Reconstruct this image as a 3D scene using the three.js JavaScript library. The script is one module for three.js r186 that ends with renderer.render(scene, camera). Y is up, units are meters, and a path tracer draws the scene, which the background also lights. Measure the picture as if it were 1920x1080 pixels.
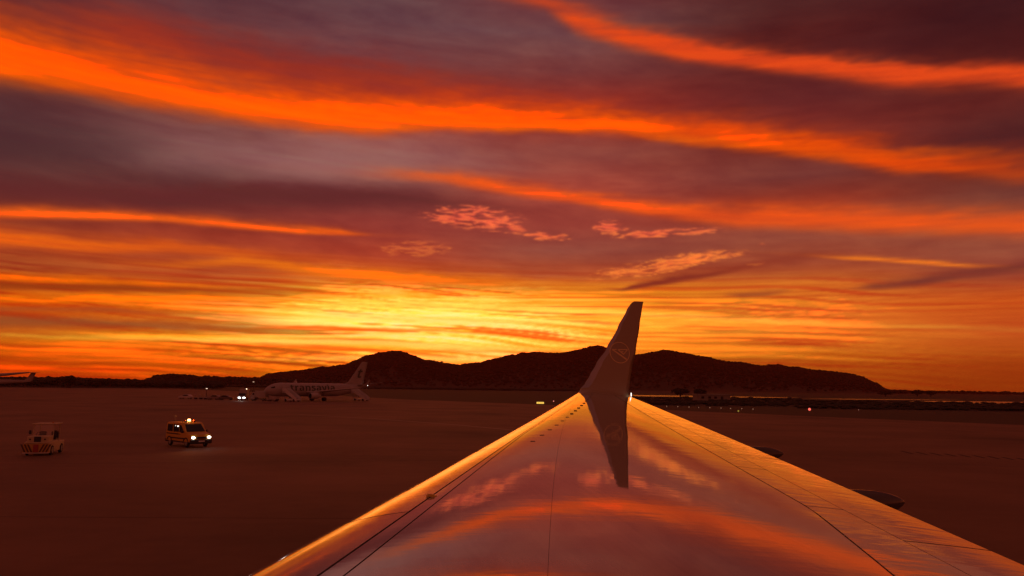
import * as THREE from 'three';
import { mergeGeometries, mergeVertices, toCreasedNormals } from 'three/addons/utils/BufferGeometryUtils.js';
import { RoundedBoxGeometry } from 'three/addons/geometries/RoundedBoxGeometry.js';
import { TessellateModifier } from 'three/addons/modifiers/TessellateModifier.js';
import { FontLoader } from 'three/addons/loaders/FontLoader.js';

/* ------------------------------------------------------------------ camera, sky, sun, exposure */
const scene = new THREE.Scene();
const EYE = 5.1, FOCAL = 1444, PITCH = Math.atan(184.5 / FOCAL), ROLL = THREE.MathUtils.degToRad(0.7);
const camera = new THREE.PerspectiveCamera(2 * Math.atan(540 / FOCAL) * 180 / Math.PI, 16 / 9, 0.1, 30000);
camera.position.set(0, EYE, 0);
camera.rotation.set(PITCH, 0, ROLL, 'XYZ');
camera.updateMatrixWorld();
const renderer = new THREE.WebGLRenderer({ antialias: true });
renderer.toneMapping = THREE.LinearToneMapping;
renderer.toneMappingExposure = 1;
renderer.shadowMap.enabled = true;

const V = (x, y, z) => new THREE.Vector3(x, y, z);
const R = THREE.MathUtils.degToRad;
const lerp = THREE.MathUtils.lerp, clamp = THREE.MathUtils.clamp, sstep = THREE.MathUtils.smoothstep;
function rng(seed) { let s = seed >>> 0; return () => { s = (s + 0x6D2B79F5) >>> 0; let t = s; t = Math.imul(t ^ (t >>> 15), t | 1); t ^= t + Math.imul(t ^ (t >>> 7), t | 61); return ((t ^ (t >>> 14)) >>> 0) / 4294967296; }; }
// direction in the world of a point of the photograph (1920 x 1080)
function dirOf(px, py) { return V((px - 960) / FOCAL, (540 - py) / FOCAL, -1).applyQuaternion(camera.quaternion).normalize(); }
function groundAt(px, py, y = 0) { const d = dirOf(px, py); return d.multiplyScalar((y - EYE) / d.y).add(V(0, EYE, 0)); }
const PERM = new Uint8Array(512); { const r = rng(77); const p = [...Array(256).keys()]; for (let i = 255; i > 0; i--) { const j = Math.floor(r() * (i + 1)); [p[i], p[j]] = [p[j], p[i]]; } for (let i = 0; i < 512; i++) PERM[i] = p[i & 255]; }
const GX = new Float32Array(256), GY = new Float32Array(256); for (let i = 0; i < 256; i++) { GX[i] = Math.cos(i * 2.399963); GY[i] = Math.sin(i * 2.399963); }
function noise(x, y) {
  const xi = Math.floor(x), yi = Math.floor(y), fx = x - xi, fy = y - yi, X = xi & 255, Y = yi & 255;
  const u = fx * fx * fx * (fx * (fx * 6 - 15) + 10), v = fy * fy * fy * (fy * (fy * 6 - 15) + 10);
  const a = PERM[PERM[X] + Y], b = PERM[PERM[X + 1] + Y], c = PERM[PERM[X] + Y + 1], d = PERM[PERM[X + 1] + Y + 1];
  const n0 = GX[a] * fx + GY[a] * fy, n1 = GX[b] * (fx - 1) + GY[b] * fy, n2 = GX[c] * fx + GY[c] * (fy - 1), n3 = GX[d] * (fx - 1) + GY[d] * (fy - 1);
  const p = n0 + u * (n1 - n0), q = n2 + u * (n3 - n2); return 1.5 * (p + v * (q - p));
}
function fbm(x, y, oct = 4, gain = 0.5) { let s = 0, a = 1, t = 0; for (let i = 0; i < oct; i++) { s += a * noise(x, y); t += a; a *= gain; x = x * 2.03 + 17.3; y = y * 2.03 + 9.1; } return s / t; }

const SKY = { W: 4096, H: 2048, K: 1444 * Math.PI / 180 };   // K: sky units per degree
function skyXY(px, py) { const d = dirOf(px, py); return [960 + Math.atan2(d.x, -d.z) * 180 / Math.PI * SKY.K, 724.5 - Math.asin(d.y) * 180 / Math.PI * SKY.K]; }
function makeSky() {
  const { W, H, K } = SKY, data = new Float32Array(W * H * 4);
  // colours of the cloud deck between the lit bands, top to bottom, at six bearings
  const cols = [
    [0, [0, 88, 46, 54], [150, 88, 52, 58], [260, 80, 48, 52], [330, 95, 48, 50], [385, 118, 48, 42], [440, 165, 66, 40], [490, 168, 72, 35], [530, 190, 80, 22], [570, 226, 94, 12], [610, 200, 90, 24], [650, 226, 102, 12], [690, 235, 85, 5], [722, 222, 75, 14]],
    [350, [0, 92, 56, 66], [110, 112, 55, 58], [230, 125, 75, 75], [300, 118, 76, 78], [345, 98, 52, 54], [385, 112, 46, 44], [440, 160, 60, 42], [495, 175, 70, 38], [540, 205, 85, 22], [575, 240, 116, 12], [610, 218, 104, 22], [645, 242, 130, 16], [690, 238, 105, 8], [722, 228, 85, 10]],
    [700, [0, 98, 64, 74], [100, 110, 64, 72], [190, 150, 52, 45], [260, 148, 82, 82], [320, 152, 94, 92], [362, 108, 50, 52], [420, 142, 54, 50], [480, 172, 62, 44], [525, 225, 95, 22], [555, 250, 155, 22], [590, 255, 205, 45], [625, 250, 165, 30], [655, 252, 180, 40], [690, 245, 140, 20]],
    [1050, [0, 112, 60, 68], [60, 112, 68, 74], [130, 120, 60, 62], [200, 150, 50, 42], [290, 142, 66, 60], [350, 165, 70, 60], [420, 152, 62, 55], [470, 150, 74, 64], [515, 182, 76, 44], [550, 240, 128, 24], [590, 250, 160, 34], [640, 250, 150, 30], [685, 244, 126, 24]],
    [1500, [0, 78, 36, 38], [60, 84, 31, 32], [180, 98, 40, 42], [250, 112, 42, 38], [330, 120, 55, 52], [380, 150, 55, 40], [440, 150, 74, 60], [490, 160, 72, 50], [540, 218, 108, 34], [590, 240, 132, 40], [640, 240, 130, 34], [690, 206, 100, 20], [735, 180, 80, 14]],
    [1920, [0, 60, 24, 29], [80, 72, 26, 28], [180, 95, 36, 35], [250, 72, 35, 38], [300, 100, 40, 35], [360, 116, 60, 54], [440, 150, 80, 64], [500, 150, 70, 54], [560, 205, 90, 28], [620, 206, 94, 32], [680, 188, 86, 20], [738, 166, 74, 14]],
  ].map(([x, ...s]) => ({ x: skyXY(x, 360)[0], s: s.map(([y, ...c]) => [skyXY(x, y)[1], ...c]) }));
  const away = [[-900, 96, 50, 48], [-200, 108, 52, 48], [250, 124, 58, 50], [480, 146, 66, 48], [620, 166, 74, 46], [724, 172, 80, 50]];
  const stop = (s, y, o) => { let i = 0; while (i < s.length - 2 && y > s[i + 1][0]) i++; const a = s[i], b = s[i + 1]; let t = clamp((y - a[0]) / (b[0] - a[0]), 0, 1); t = t * t * (3 - 2 * t) * 0.5 + t * 0.5; for (let k = 0; k < 3; k++) o[k] = a[k + 1] + (b[k + 1] - a[k + 1]) * t; return o; };
  // lit (and shaded) streaks of cloud: path of [x, y, half width above, half width below, strength], colour, raggedness
  const bands = [
    // dark veil above the large band, the band itself, its continuation to the right
    [[[0, 10, 30, 40, .3], [250, 60, 40, 50, .8], [500, 120, 40, 45, .85], [800, 165, 40, 30, .8], [1100, 205, 40, 20, .5], [1500, 250, 60, 30, .4], [1900, 300, 60, 30, .3]], [142, 44, 38], 14],
    [[[-300, 10, 60, 50, 1], [0, 92, 46, 46, 1], [200, 140, 52, 38, 1], [400, 182, 44, 30, 1], [600, 212, 40, 28, 1], [800, 214, 36, 26, 1], [960, 218, 27, 20, 1], [1160, 232, 24, 20, .95], [1360, 252, 25, 20, .9], [1560, 280, 24, 20, .85], [1760, 306, 20, 18, .75], [1900, 318, 18, 18, .4], [2200, 350, 18, 18, .2]], [255, 80, 6], 12],
    [[[0, 105, 26, 32, .9], [200, 150, 26, 24, .9], [400, 192, 22, 18, .9], [620, 218, 18, 16, .9], [900, 226, 14, 12, .7], [1200, 242, 12, 12, .7], [1500, 275, 10, 10, .4]], [255, 96, 4], 12],
    [[[900, -30, 20, 16, .5], [1020, 0, 22, 16, .75], [1080, 36, 24, 18, .85], [1180, 70, 20, 18, .9], [1300, 92, 16, 18, .9], [1400, 104, 16, 18, .95], [1560, 120, 14, 22, .95], [1700, 134, 14, 24, .95], [1920, 140, 16, 24, .9], [2300, 160, 20, 24, .7]], [228, 72, 26], 9],
    [[[640, 318, 10, 12, .1], [780, 326, 10, 12, .6], [900, 342, 12, 12, .85], [1000, 358, 12, 12, .9], [1100, 374, 12, 12, .95], [1250, 392, 13, 14, .9], [1400, 403, 16, 18, .85], [1600, 410, 18, 20, .85], [1920, 418, 20, 24, .85], [2300, 430, 22, 26, .6]], [250, 88, 24], 7],
    [[[-300, 385, 10, 8, 1], [0, 398, 10, 9, 1], [200, 405, 9, 8, .95], [330, 411, 8, 7, .9], [450, 421, 8, 6, .95], [560, 430, 8, 6, .95], [640, 435, 6, 5, .9], [700, 438, 4, 4, .1]], [252, 98, 22], 4],
    [[[-300, 430, 14, 16, .9], [0, 444, 14, 16, .9], [150, 456, 12, 14, .8], [300, 462, 10, 12, .7], [450, 474, 10, 12, .5], [620, 486, 10, 10, .2]], [240, 98, 20], 6],
    [[[180, 488, 6, 8, .1], [330, 494, 8, 8, .5], [450, 490, 8, 10, .6], [600, 505, 9, 12, .8], [720, 514, 8, 12, .9], [850, 522, 8, 12, .8], [1000, 528, 8, 10, .4]], [252, 122, 18], 6],
    [[[-200, 516, 5, 5, .9], [0, 520, 5, 6, .95], [150, 523, 5, 6, .95], [300, 530, 5, 5, .8], [420, 538, 4, 5, .4]], [255, 116, 8], 4],
    [[[-200, 532, 5, 7, .9], [0, 533, 5, 7, .9], [200, 536, 5, 7, .9], [350, 541, 5, 8, .7], [520, 546, 4, 8, .4]], [158, 62, 18], 4],
    [[[-200, 556, 5, 5, .8], [0, 560, 7, 6, .8], [220, 558, 7, 7, .9], [420, 560, 6, 6, .6]], [255, 132, 10], 5],
    [[[-200, 577, 4, 5, .8], [0, 578, 4, 6, .85], [200, 580, 4, 6, .8], [330, 586, 3, 5, .3]], [178, 84, 36], 4],
    [[[-200, 600, 7, 9, .8], [0, 602, 8, 9, .85], [150, 604, 7, 9, .9], [300, 610, 6, 8, .7], [480, 616, 5, 8, .5]], [160, 84, 42], 5],
    [[[-100, 634, 5, 5, .1], [60, 632, 6, 6, .2], [300, 630, 6, 6, .65], [500, 636, 6, 6, .9], [700, 646, 5, 6, .9], [860, 650, 4, 5, .6]], [255, 205, 40], 4],
    // dark bank at the left, pale patch above it
    [[[-300, 350, 20, 30, .8], [0, 352, 18, 24, .6], [200, 360, 18, 22, .75], [330, 362, 14, 22, .9], [460, 358, 12, 24, 1], [600, 366, 12, 24, .95], [720, 366, 12, 20, .85], [820, 376, 10, 14, .5]], [98, 42, 42], 10],
    [[[150, 235, 20, 30, .1], [350, 270, 26, 36, .5], [600, 300, 30, 34, .7], [800, 300, 26, 28, .4]], [152, 98, 96], 16],
    [[[-200, 240, 40, 44, .6], [60, 262, 34, 40, .7], [220, 262, 26, 30, .4], [340, 270, 20, 20, .1]], [78, 44, 48], 18],
    // streaks about the glow
    [[[480, 584, 4, 4, .1], [620, 574, 8, 8, .7], [740, 570, 9, 9, .8], [900, 576, 6, 7, .8], [1050, 580, 5, 6, .7], [1200, 588, 4, 5, .6], [1500, 604, 4, 4, .3]], [255, 226, 84], 4],
    [[[520, 592, 5, 6, .3], [640, 590, 8, 10, .8], [780, 598, 9, 10, .9], [920, 602, 7, 8, .8], [1060, 604, 5, 6, .4]], [255, 240, 112], 4],
    [[[420, 618, 3, 4, .4], [560, 614, 4, 4, .8], [700, 617, 4, 4, .7], [860, 622, 3, 4, .5], [1000, 630, 3, 4, .3]], [216, 100, 14], 4],
    [[[300, 634, 4, 4, .4], [520, 637, 5, 6, .85], [650, 640, 6, 7, .9], [800, 648, 5, 7, .9], [920, 652, 4, 5, .7], [1060, 656, 3, 4, .3]], [255, 238, 104], 4],
    [[[480, 654, 3, 3, .5], [640, 655, 3, 4, .75], [820, 658, 3, 3, .6]], [226, 112, 14], 3],
    [[[560, 672, 4, 4, .4], [680, 670, 4, 5, .85], [800, 673, 5, 6, .95], [900, 676, 4, 5, .5]], [255, 234, 96], 3],
    [[[1090, 575, 4, 4, .1], [1180, 618, 6, 7, .5], [1300, 622, 6, 7, .7], [1420, 624, 6, 6, .6], [1560, 628, 5, 5, .3]], [255, 188, 52], 5],
    [[[1180, 556, 5, 5, .2], [1320, 562, 6, 6, .6], [1480, 566, 6, 6, .5], [1620, 572, 5, 5, .2]], [250, 150, 34], 5],
    [[[1180, 646, 5, 5, .4], [1330, 650, 6, 6, .6], [1500, 652, 5, 6, .5], [1700, 656, 5, 5, .2]], [255, 168, 42], 4],
    [[[1500, 478, 3, 4, .1], [1580, 484, 4, 4, .8], [1700, 490, 4, 4, .9], [1860, 498, 3, 4, .7], [1960, 502, 3, 4, .2]], [246, 122, 36], 3],
    // dark wisps over the glow at the right
    [[[1140, 543, 2, 3, .2], [1180, 540, 3, 4, .9], [1250, 526, 6, 7, .9], [1330, 514, 6, 6, .8], [1400, 498, 6, 6, .5], [1500, 482, 8, 8, .4], [1600, 480, 8, 8, .1]], [136, 48, 34], 4],
    [[[1350, 552, 2, 2, .1], [1390, 552, 5, 6, .8], [1440, 549, 5, 5, .75], [1490, 546, 2, 2, .1]], [156, 74, 40], 4],
    [[[1370, 568, 1, 2, .1], [1395, 567, 2, 2, .6], [1425, 566, 1, 1, .1]], [180, 86, 36], 2],
    [[[1580, 541, 2, 2, .1], [1640, 536, 5, 6, .75], [1720, 526, 7, 8, .85], [1800, 515, 8, 8, .85], [1920, 498, 8, 9, .85], [2100, 470, 10, 10, .4]], [124, 54, 44], 4],
    [[[1440, 660, 2, 3, .1], [1560, 664, 3, 3, .7], [1650, 667, 3, 3, .6], [1720, 668, 2, 2, .1]], [206, 92, 18], 2],
  ].map(([pts, color, rag]) => ({ color, rag, pts: pts.map(([x, y, a, b, s]) => [...skyXY(x, y), a, b, s]) }));
  // small ragged cloudlets catching the light: centre, half length, half height, slope, strength
  const wisps = [[885, 408, 112, 26, .03, 1], [935, 426, 74, 14, .05, .9], [1020, 443, 80, 9, .06, 1], [1052, 451, 14, 3, 0, .7], [1146, 427, 42, 17, .12, 1], [1240, 437, 140, 10, -.02, 1], [1236, 498, 160, 19, -.16, 1], [1325, 484, 84, 11, -.12, 1], [782, 466, 84, 18, -.05, .6], [843, 547, 20, 3, -.15, .7], [1418, 495, 20, 4, 0, .4], [1410, 520, 8, 2, 0, .4], [640, 500, 60, 14, .05, .25], [1428, 457, 8, 2, 0, .4]]
    .map(([x, y, ...r]) => [...skyXY(x, y), ...r]);
  const lin = new Float32Array(1024); for (let i = 0; i < 1024; i++) { const c = i / 1023 * 1.12; lin[i] = c <= 0.04045 ? c / 12.92 : Math.pow((c + 0.055) / 1.055, 2.4); }
  const toLin = (c) => lin[Math.round(clamp(c / 255 / 1.12, 0, 1) * 1023)];
  const c0 = [0, 0, 0], c1 = [0, 0, 0], ca = [0, 0, 0];
  for (let i = 0; i < W; i++) {
    let az = ((i + .5) / W - .5) * 360 + 90; if (az > 180) az -= 360;
    const X = 960 + az * K;
    let k = 0; while (k < cols.length - 2 && X > cols[k + 1].x) k++;
    const t0 = clamp((X - cols[k].x) / (cols[k + 1].x - cols[k].x), 0, 1), t = t0 * t0 * (3 - 2 * t0);
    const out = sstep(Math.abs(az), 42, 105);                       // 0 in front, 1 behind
    const act = [];
    for (const b of bands) {
      const p = b.pts, n = p.length; let j = 0; while (j < n - 2 && X > p[j + 1][0]) j++;
      const u = (X - p[j][0]) / (p[j + 1][0] - p[j][0]), uc = clamp(u, 0, 1), us = uc;
      let s = lerp(p[j][4], p[j + 1][4], us);
      if (u < 0) s *= Math.exp(u * 0.9); if (u > 1) s *= Math.exp(-(u - 1) * 0.9);
      s *= 1 - out; if (s < 0.02) continue;
      // Catmull-Rom through the path
      const y0 = p[Math.max(j - 1, 0)][1], y1 = p[j][1], y2 = p[j + 1][1], y3 = p[Math.min(j + 2, n - 1)][1];
      const m1 = (y2 - y0) / 2, m2 = (y3 - y1) / 2, q = uc, q2 = q * q, q3 = q2 * q;
      let y = (2 * q3 - 3 * q2 + 1) * y1 + (q3 - 2 * q2 + q) * m1 + (-2 * q3 + 3 * q2) * y2 + (q3 - q2) * m2;
      if (u < 0) y = y1 + u * (y2 - y1); if (u > 1) y = y2 + (u - 1) * (y2 - y1);
      act.push({ y, a: lerp(p[j][2], p[j + 1][2], us), b: lerp(p[j][3], p[j + 1][3], us), s, c: b.color, r: b.rag });
    }
    for (let jr = 1000; jr < H; jr++) {
      const el = ((jr + .5) / H - .5) * 180, Y = 724.5 - el * K, o = (jr * W + i) * 4;
      const up = sstep(el, 24, 46);                                 // above the frame
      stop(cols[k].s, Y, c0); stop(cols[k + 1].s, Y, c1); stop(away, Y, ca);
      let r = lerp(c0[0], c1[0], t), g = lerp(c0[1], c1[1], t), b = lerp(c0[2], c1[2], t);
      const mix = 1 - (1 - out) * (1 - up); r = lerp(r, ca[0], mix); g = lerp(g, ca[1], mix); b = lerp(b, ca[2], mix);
      // drifting haze and fine horizontal streaks, tighter towards the horizon
      const low = sstep(Y, 470, 600), sc = lerp(1, 0.42, low);
      const wx = X + 60 * noise(X / 300, Y / 90), wy = Y - 0.045 * (X - 960) + 12 * noise(X / 420 + 5, Y / 60);
      const n1 = fbm(wx / 520, wy / (60 * sc), 4, .55), n2 = fbm(wx / 430 + 31, wy / (17 * sc) + 7, 5, .62);
      const amp = lerp(0.5, 1.15, low) * lerp(1, .5, sstep(X, 1420, 1850)), n = n1 * lerp(.75, .4, low) + n2 * lerp(.3, .95, low);
      const n3 = fbm(wx / 110 + 13, wy / 30 + 3, 4, .6) * (1 - low), fil = sstep(fbm(wx / 380 + 9, wy / 7.2, 3, .55), .02, .36) - .3, band = sstep(Y, 505, 560) * (1 - .75 * sstep(X, 1480, 1850)) * (1 - up);
      b *= .94; r *= 1 + .12 * n3; g *= 1 + .2 * n3; b *= 1 + .12 * n3;
      r *= 1 - .07 * fil * band; g *= 1 - (.34 + .16 * Math.exp(-(((X - skyGlow[0] - 40) / 360) ** 2))) * fil * band; b *= 1 - .2 * fil * band;
      r *= 1 + .20 * amp * n; g *= 1 + .5 * amp * n; b *= 1 + .42 * amp * n;
      g *= 1 - .09 * low * (1 - sstep(X, 380, 620)) - .11 * low * sstep(X, 1230, 1560);
      // the glow where the sun is about to rise
      const gx = (X - skyGlow[0]) / 330, gy = (Y - skyGlow[1]) / 62, gl = Math.exp(-gx * gx - gy * gy);
      const stk = .25 + 1.3 * sstep(n2 - .5 * fil, -.5, .5), hx = (X - skyGlow[0] - 70) / 230, hy = (Y - skyGlow[1] - 42) / 46, gh = Math.exp(-hx * hx - hy * hy);
      g += 56 * gl * stk + 42 * gh * stk; b += 52 * gl * stk * stk + 32 * gh * stk * stk; r += 14 * gl + 8 * gh;
      // generic lit streaks for the part of the sky out of frame
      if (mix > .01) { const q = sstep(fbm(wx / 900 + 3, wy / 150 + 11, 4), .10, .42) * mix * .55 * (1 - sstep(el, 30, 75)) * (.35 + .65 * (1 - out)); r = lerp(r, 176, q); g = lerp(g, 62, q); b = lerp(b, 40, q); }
      let glow2 = clamp(gl + .8 * gh, 0, 1) * sstep(r, 240, 256);
      for (const q of act) {
        const d0 = Y - q.y, dw = q.r * (.8 * noise(X / 210 + q.c[1], Y / 60) + (d0 < 0 ? .7 : .3) * noise(X / 74, Y / 18 + q.c[0]) + (d0 < 0 ? .35 : .12) * noise(X / 24, Y / 7));
        const d = d0 + dw, h = d < 0 ? -d / q.a : d / q.b; if (h > 2.6) continue;
        let m = d < 0 ? Math.exp(-Math.pow(h, 1.7) * .95) : Math.exp(-Math.pow(h, 3) * .8);
        m *= q.s * clamp(1 + .55 * n2 + .35 * n1, .2, 1.25); m = Math.min(m, 1);
        r += (q.c[0] - r) * m; g += (q.c[1] * (1 + .12 * n2) - g) * m; b += (q.c[2] - b) * m;
      }
      if (out < .5) for (const [wx0, wy0, hl, hh, sl, st] of wisps) {
        const dx = (X - wx0) / hl; if (dx > 1.3 || dx < -1.3) continue;
        const dy = (Y - wy0 - sl * (X - wx0)) / hh; if (dy > 1.5 || dy < -1.5) continue;
        const env = 1 - dx * dx - dy * dy, fy = (Y - .7 * sl * (X - wx0)), ww = 3 * noise(X / 28, Y / 9);
        const rid = 1 - 2.2 * Math.abs(noise(X / 46 + 7, (fy + ww) / 6.5)), det = .62 * rid + .5 * fbm(X / 17 + 3, fy / 4.2, 3, .6), lump = fbm(X / 70 + wx0, Y / 20, 2);
        const m = sstep(det + .9 * env + .5 * lump, .5, 1.3) * sstep(env, -.05, .45) * st;
        if (m > 0) { const hot = sstep(Y, 400, 500); r += (244 - r) * m * .95; g += (lerp(104, 128, hot) + 34 * (det - .4) - g) * m * .85; b += (lerp(68, 56, hot) - b) * m * .8; }
      }
      data[o] = toLin(r) * (1 + 1.15 * sstep(r, 236, 262) + 1.3 * sstep(r, 255, 285) + 1.1 * glow2); data[o + 1] = toLin(Math.min(g, r * lerp(lerp(.72, .53, low), .95, sstep(r, 185, 258)))); data[o + 2] = toLin(b); data[o + 3] = 1;
    }
    for (let jr = 0; jr < 1000; jr++) { const o = (jr * W + i) * 4, s = (1000 * W + i) * 4; data[o] = data[s]; data[o + 1] = data[s + 1]; data[o + 2] = data[s + 2]; data[o + 3] = 1; }
  }
  const tex = new THREE.DataTexture(data, W, H, THREE.RGBAFormat, THREE.FloatType);
  tex.mapping = THREE.EquirectangularReflectionMapping; tex.magFilter = tex.minFilter = THREE.LinearFilter; tex.needsUpdate = true;
  return tex;
}
const skyGlow = skyXY(770, 604);
const sky = makeSky();
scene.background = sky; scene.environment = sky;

// the sun, about to clear the ridge: still behind it
const sunDir = dirOf(770, 706);
const sun = new THREE.DirectionalLight(new THREE.Color().setRGB(1, 0.42, 0.12), 0.8);
sun.position.copy(sunDir).multiplyScalar(3000); sun.castShadow = true;
Object.assign(sun.shadow.camera, { left: -400, right: 400, top: 200, bottom: -200, near: 1, far: 7000 }); sun.shadow.mapSize.set(4096, 4096);
scene.add(sun, sun.target);
scene.fog = new THREE.FogExp2(new THREE.Color().setRGB(1, 0.24, 0.07), 1.15e-4);

/* ------------------------------------------------------------------ helpers */
const used = new Map();
function numbered(n) { const k = used.get(n) || 0; used.set(n, k + 1); return k ? `${n}_${String(k).padStart(3, '0')}` : n; }
function mesh(name, geo, mat, parent = scene) {
  const g = Array.isArray(geo) ? merge(geo) : geo;
  const m = new THREE.Mesh(g, mat); m.name = parent === scene ? numbered(name) : name; m.castShadow = m.receiveShadow = true; parent.add(m); return m;
}
function merge(list) { const l = list.map((g) => { const h = g.index ? g.toNonIndexed() : g.clone(); for (const k of Object.keys(h.attributes)) if (!['position', 'normal', 'uv'].includes(k)) h.deleteAttribute(k); if (!h.attributes.uv) h.setAttribute('uv', new THREE.BufferAttribute(new Float32Array(h.attributes.position.count * 2), 2)); return h; }); return mergeGeometries(l); }
function thing(name, label, category, pos = [0, 0, 0], turn = 0, group) { const o = new THREE.Group(); o.name = numbered(name); scene.add(o); o.position.set(...(pos.isVector3 ? [pos.x, pos.y, pos.z] : pos)); o.rotation.y = turn; tag(o, label, category, group); return o; }
function tag(o, label, category, group) { o.userData = { ...o.userData, label, category }; if (group) o.userData.group = group; return o; }
function structure(o, label, category) { o.userData.kind = 'structure'; if (label) tag(o, label, category); return o; }
function copyOf(root, pos, turn, label) { const r = root.clone(); r.name = numbered(root.name.replace(/_\d{3}$/, '')); r.userData = { ...root.userData }; if (label) r.userData.label = label; r.position.copy(pos); r.rotation.y = turn; scene.add(r); return r; }
const xf = (g, x = 0, y = 0, z = 0, rx = 0, ry = 0, rz = 0) => { if (rx) g.rotateX(rx); if (ry) g.rotateY(ry); if (rz) g.rotateZ(rz); g.translate(x, y, z); return g; };
const bx = (w, h, d, x = 0, y = 0, z = 0, r = 0.02) => { const m = Math.min(w, h, d); return xf(new RoundedBoxGeometry(w, h, d, 2, Math.min(r, m * .45)), x, y, z); };
function bar(a, b, r, seg = 8) { const d = b.clone().sub(a), g = new THREE.CylinderGeometry(r, r, d.length(), seg); g.translate(0, d.length() / 2, 0); g.applyQuaternion(new THREE.Quaternion().setFromUnitVectors(V(0, 1, 0), d.normalize())); g.translate(a.x, a.y, a.z); return g; }
// a skin through rings of points; ring closed or open
function loft(rings, closed = true, caps = true) {
  const n = rings[0].length, m = rings.length, pos = [], uv = [], idx = [], nn = closed ? n + 1 : n;
  rings.forEach((r, i) => { for (let j = 0; j < nn; j++) { const p = r[j % n]; pos.push(p.x, p.y, p.z); uv.push(j / (nn - 1), i / (m - 1)); } });
  for (let i = 0; i < m - 1; i++) for (let j = 0; j < nn - 1; j++) { const a = i * nn + j, b = a + 1, c = a + nn, d = c + 1; idx.push(a, c, b, b, c, d); }
  if (closed && caps) for (const [i, flip] of [[0, 0], [m - 1, 1]]) {
    const c = rings[i].reduce((s, p) => s.add(p), V(0, 0, 0)).multiplyScalar(1 / n), k = pos.length / 3; pos.push(c.x, c.y, c.z); uv.push(.5, .5);
    for (let j = 0; j < n; j++) { const p = rings[i][j]; pos.push(p.x, p.y, p.z); uv.push(.5, .5); }
    for (let j = 0; j < n; j++) { const a = k + 1 + j, b = k + 1 + (j + 1) % n; flip ? idx.push(k, b, a) : idx.push(k, a, b); }
  }
  const g = new THREE.BufferGeometry(); g.setAttribute('position', new THREE.Float32BufferAttribute(pos, 3)); g.setAttribute('uv', new THREE.Float32BufferAttribute(uv, 2)); g.setIndex(idx); g.computeVertexNormals();
  if (closed) { // one normal along the seam
    const N = g.attributes.normal; for (let i = 0; i < m; i++) { const a = i * nn, b = a + nn - 1, v = V(N.getX(a) + N.getX(b), N.getY(a) + N.getY(b), N.getZ(a) + N.getZ(b)).normalize(); N.setXYZ(a, v.x, v.y, v.z); N.setXYZ(b, v.x, v.y, v.z); }
  }
  return g;
}
const foil = (x) => (0.2969 * Math.sqrt(x) - 0.126 * x - 0.3516 * x * x + 0.2843 * x ** 3 - 0.1036 * x ** 4) / 0.1;
// ring of an aerofoil: leading edge, chord vector, thickness vector (half thickness)
function foilRing(le, chord, up, n = 14) { const r = []; for (let i = 0; i < n * 2; i++) { const w = i < n ? 1 - i / n : -(i - n) / n, x = w * w; r.push(le.clone().addScaledVector(chord, x).addScaledVector(up, foil(x) * (w >= 0 ? 1 : -.7))); } return r; }
const std = (c, rough = .7, metal = 0, more = {}) => new THREE.MeshStandardMaterial({ color: new THREE.Color().setRGB(...c), roughness: rough, metalness: metal, side: THREE.DoubleSide, ...more });
const glow = (c, e) => new THREE.MeshStandardMaterial({ color: 0x222222, emissive: new THREE.Color().setRGB(...c), emissiveIntensity: e, roughness: .4 });
function tile(size, f, srgb = false) {  // grey or rgb texture that repeats
  const d = new Uint8Array(size * size * 4); for (let y = 0; y < size; y++) for (let x = 0; x < size; x++) { const v = f(x / size, y / size), o = (y * size + x) * 4; const a = Array.isArray(v) ? v : [v, v, v]; for (let k = 0; k < 3; k++) d[o + k] = clamp(a[k] * 255, 0, 255); d[o + 3] = 255; }
  const t = new THREE.DataTexture(d, size, size); t.wrapS = t.wrapT = THREE.RepeatWrapping; t.magFilter = THREE.LinearFilter; t.minFilter = THREE.LinearMipmapLinearFilter; t.generateMipmaps = true; if (srgb) t.colorSpace = THREE.SRGBColorSpace; t.needsUpdate = true; return t;
}
function wrapNoise(u, v, fx, fy, oct) { const a = fbm(u * fx, v * fy, oct), b = fbm((u - 1) * fx, v * fy, oct), c = fbm(u * fx, (v - 1) * fy, oct), d = fbm((u - 1) * fx, (v - 1) * fy, oct); return lerp(lerp(a, b, u), lerp(c, d, u), v); }
const sRGB = (r, g, b) => [r, g, b].map((c) => { c /= 255; return c <= .04045 ? c / 12.92 : ((c + .055) / 1.055) ** 2.4; });

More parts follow.
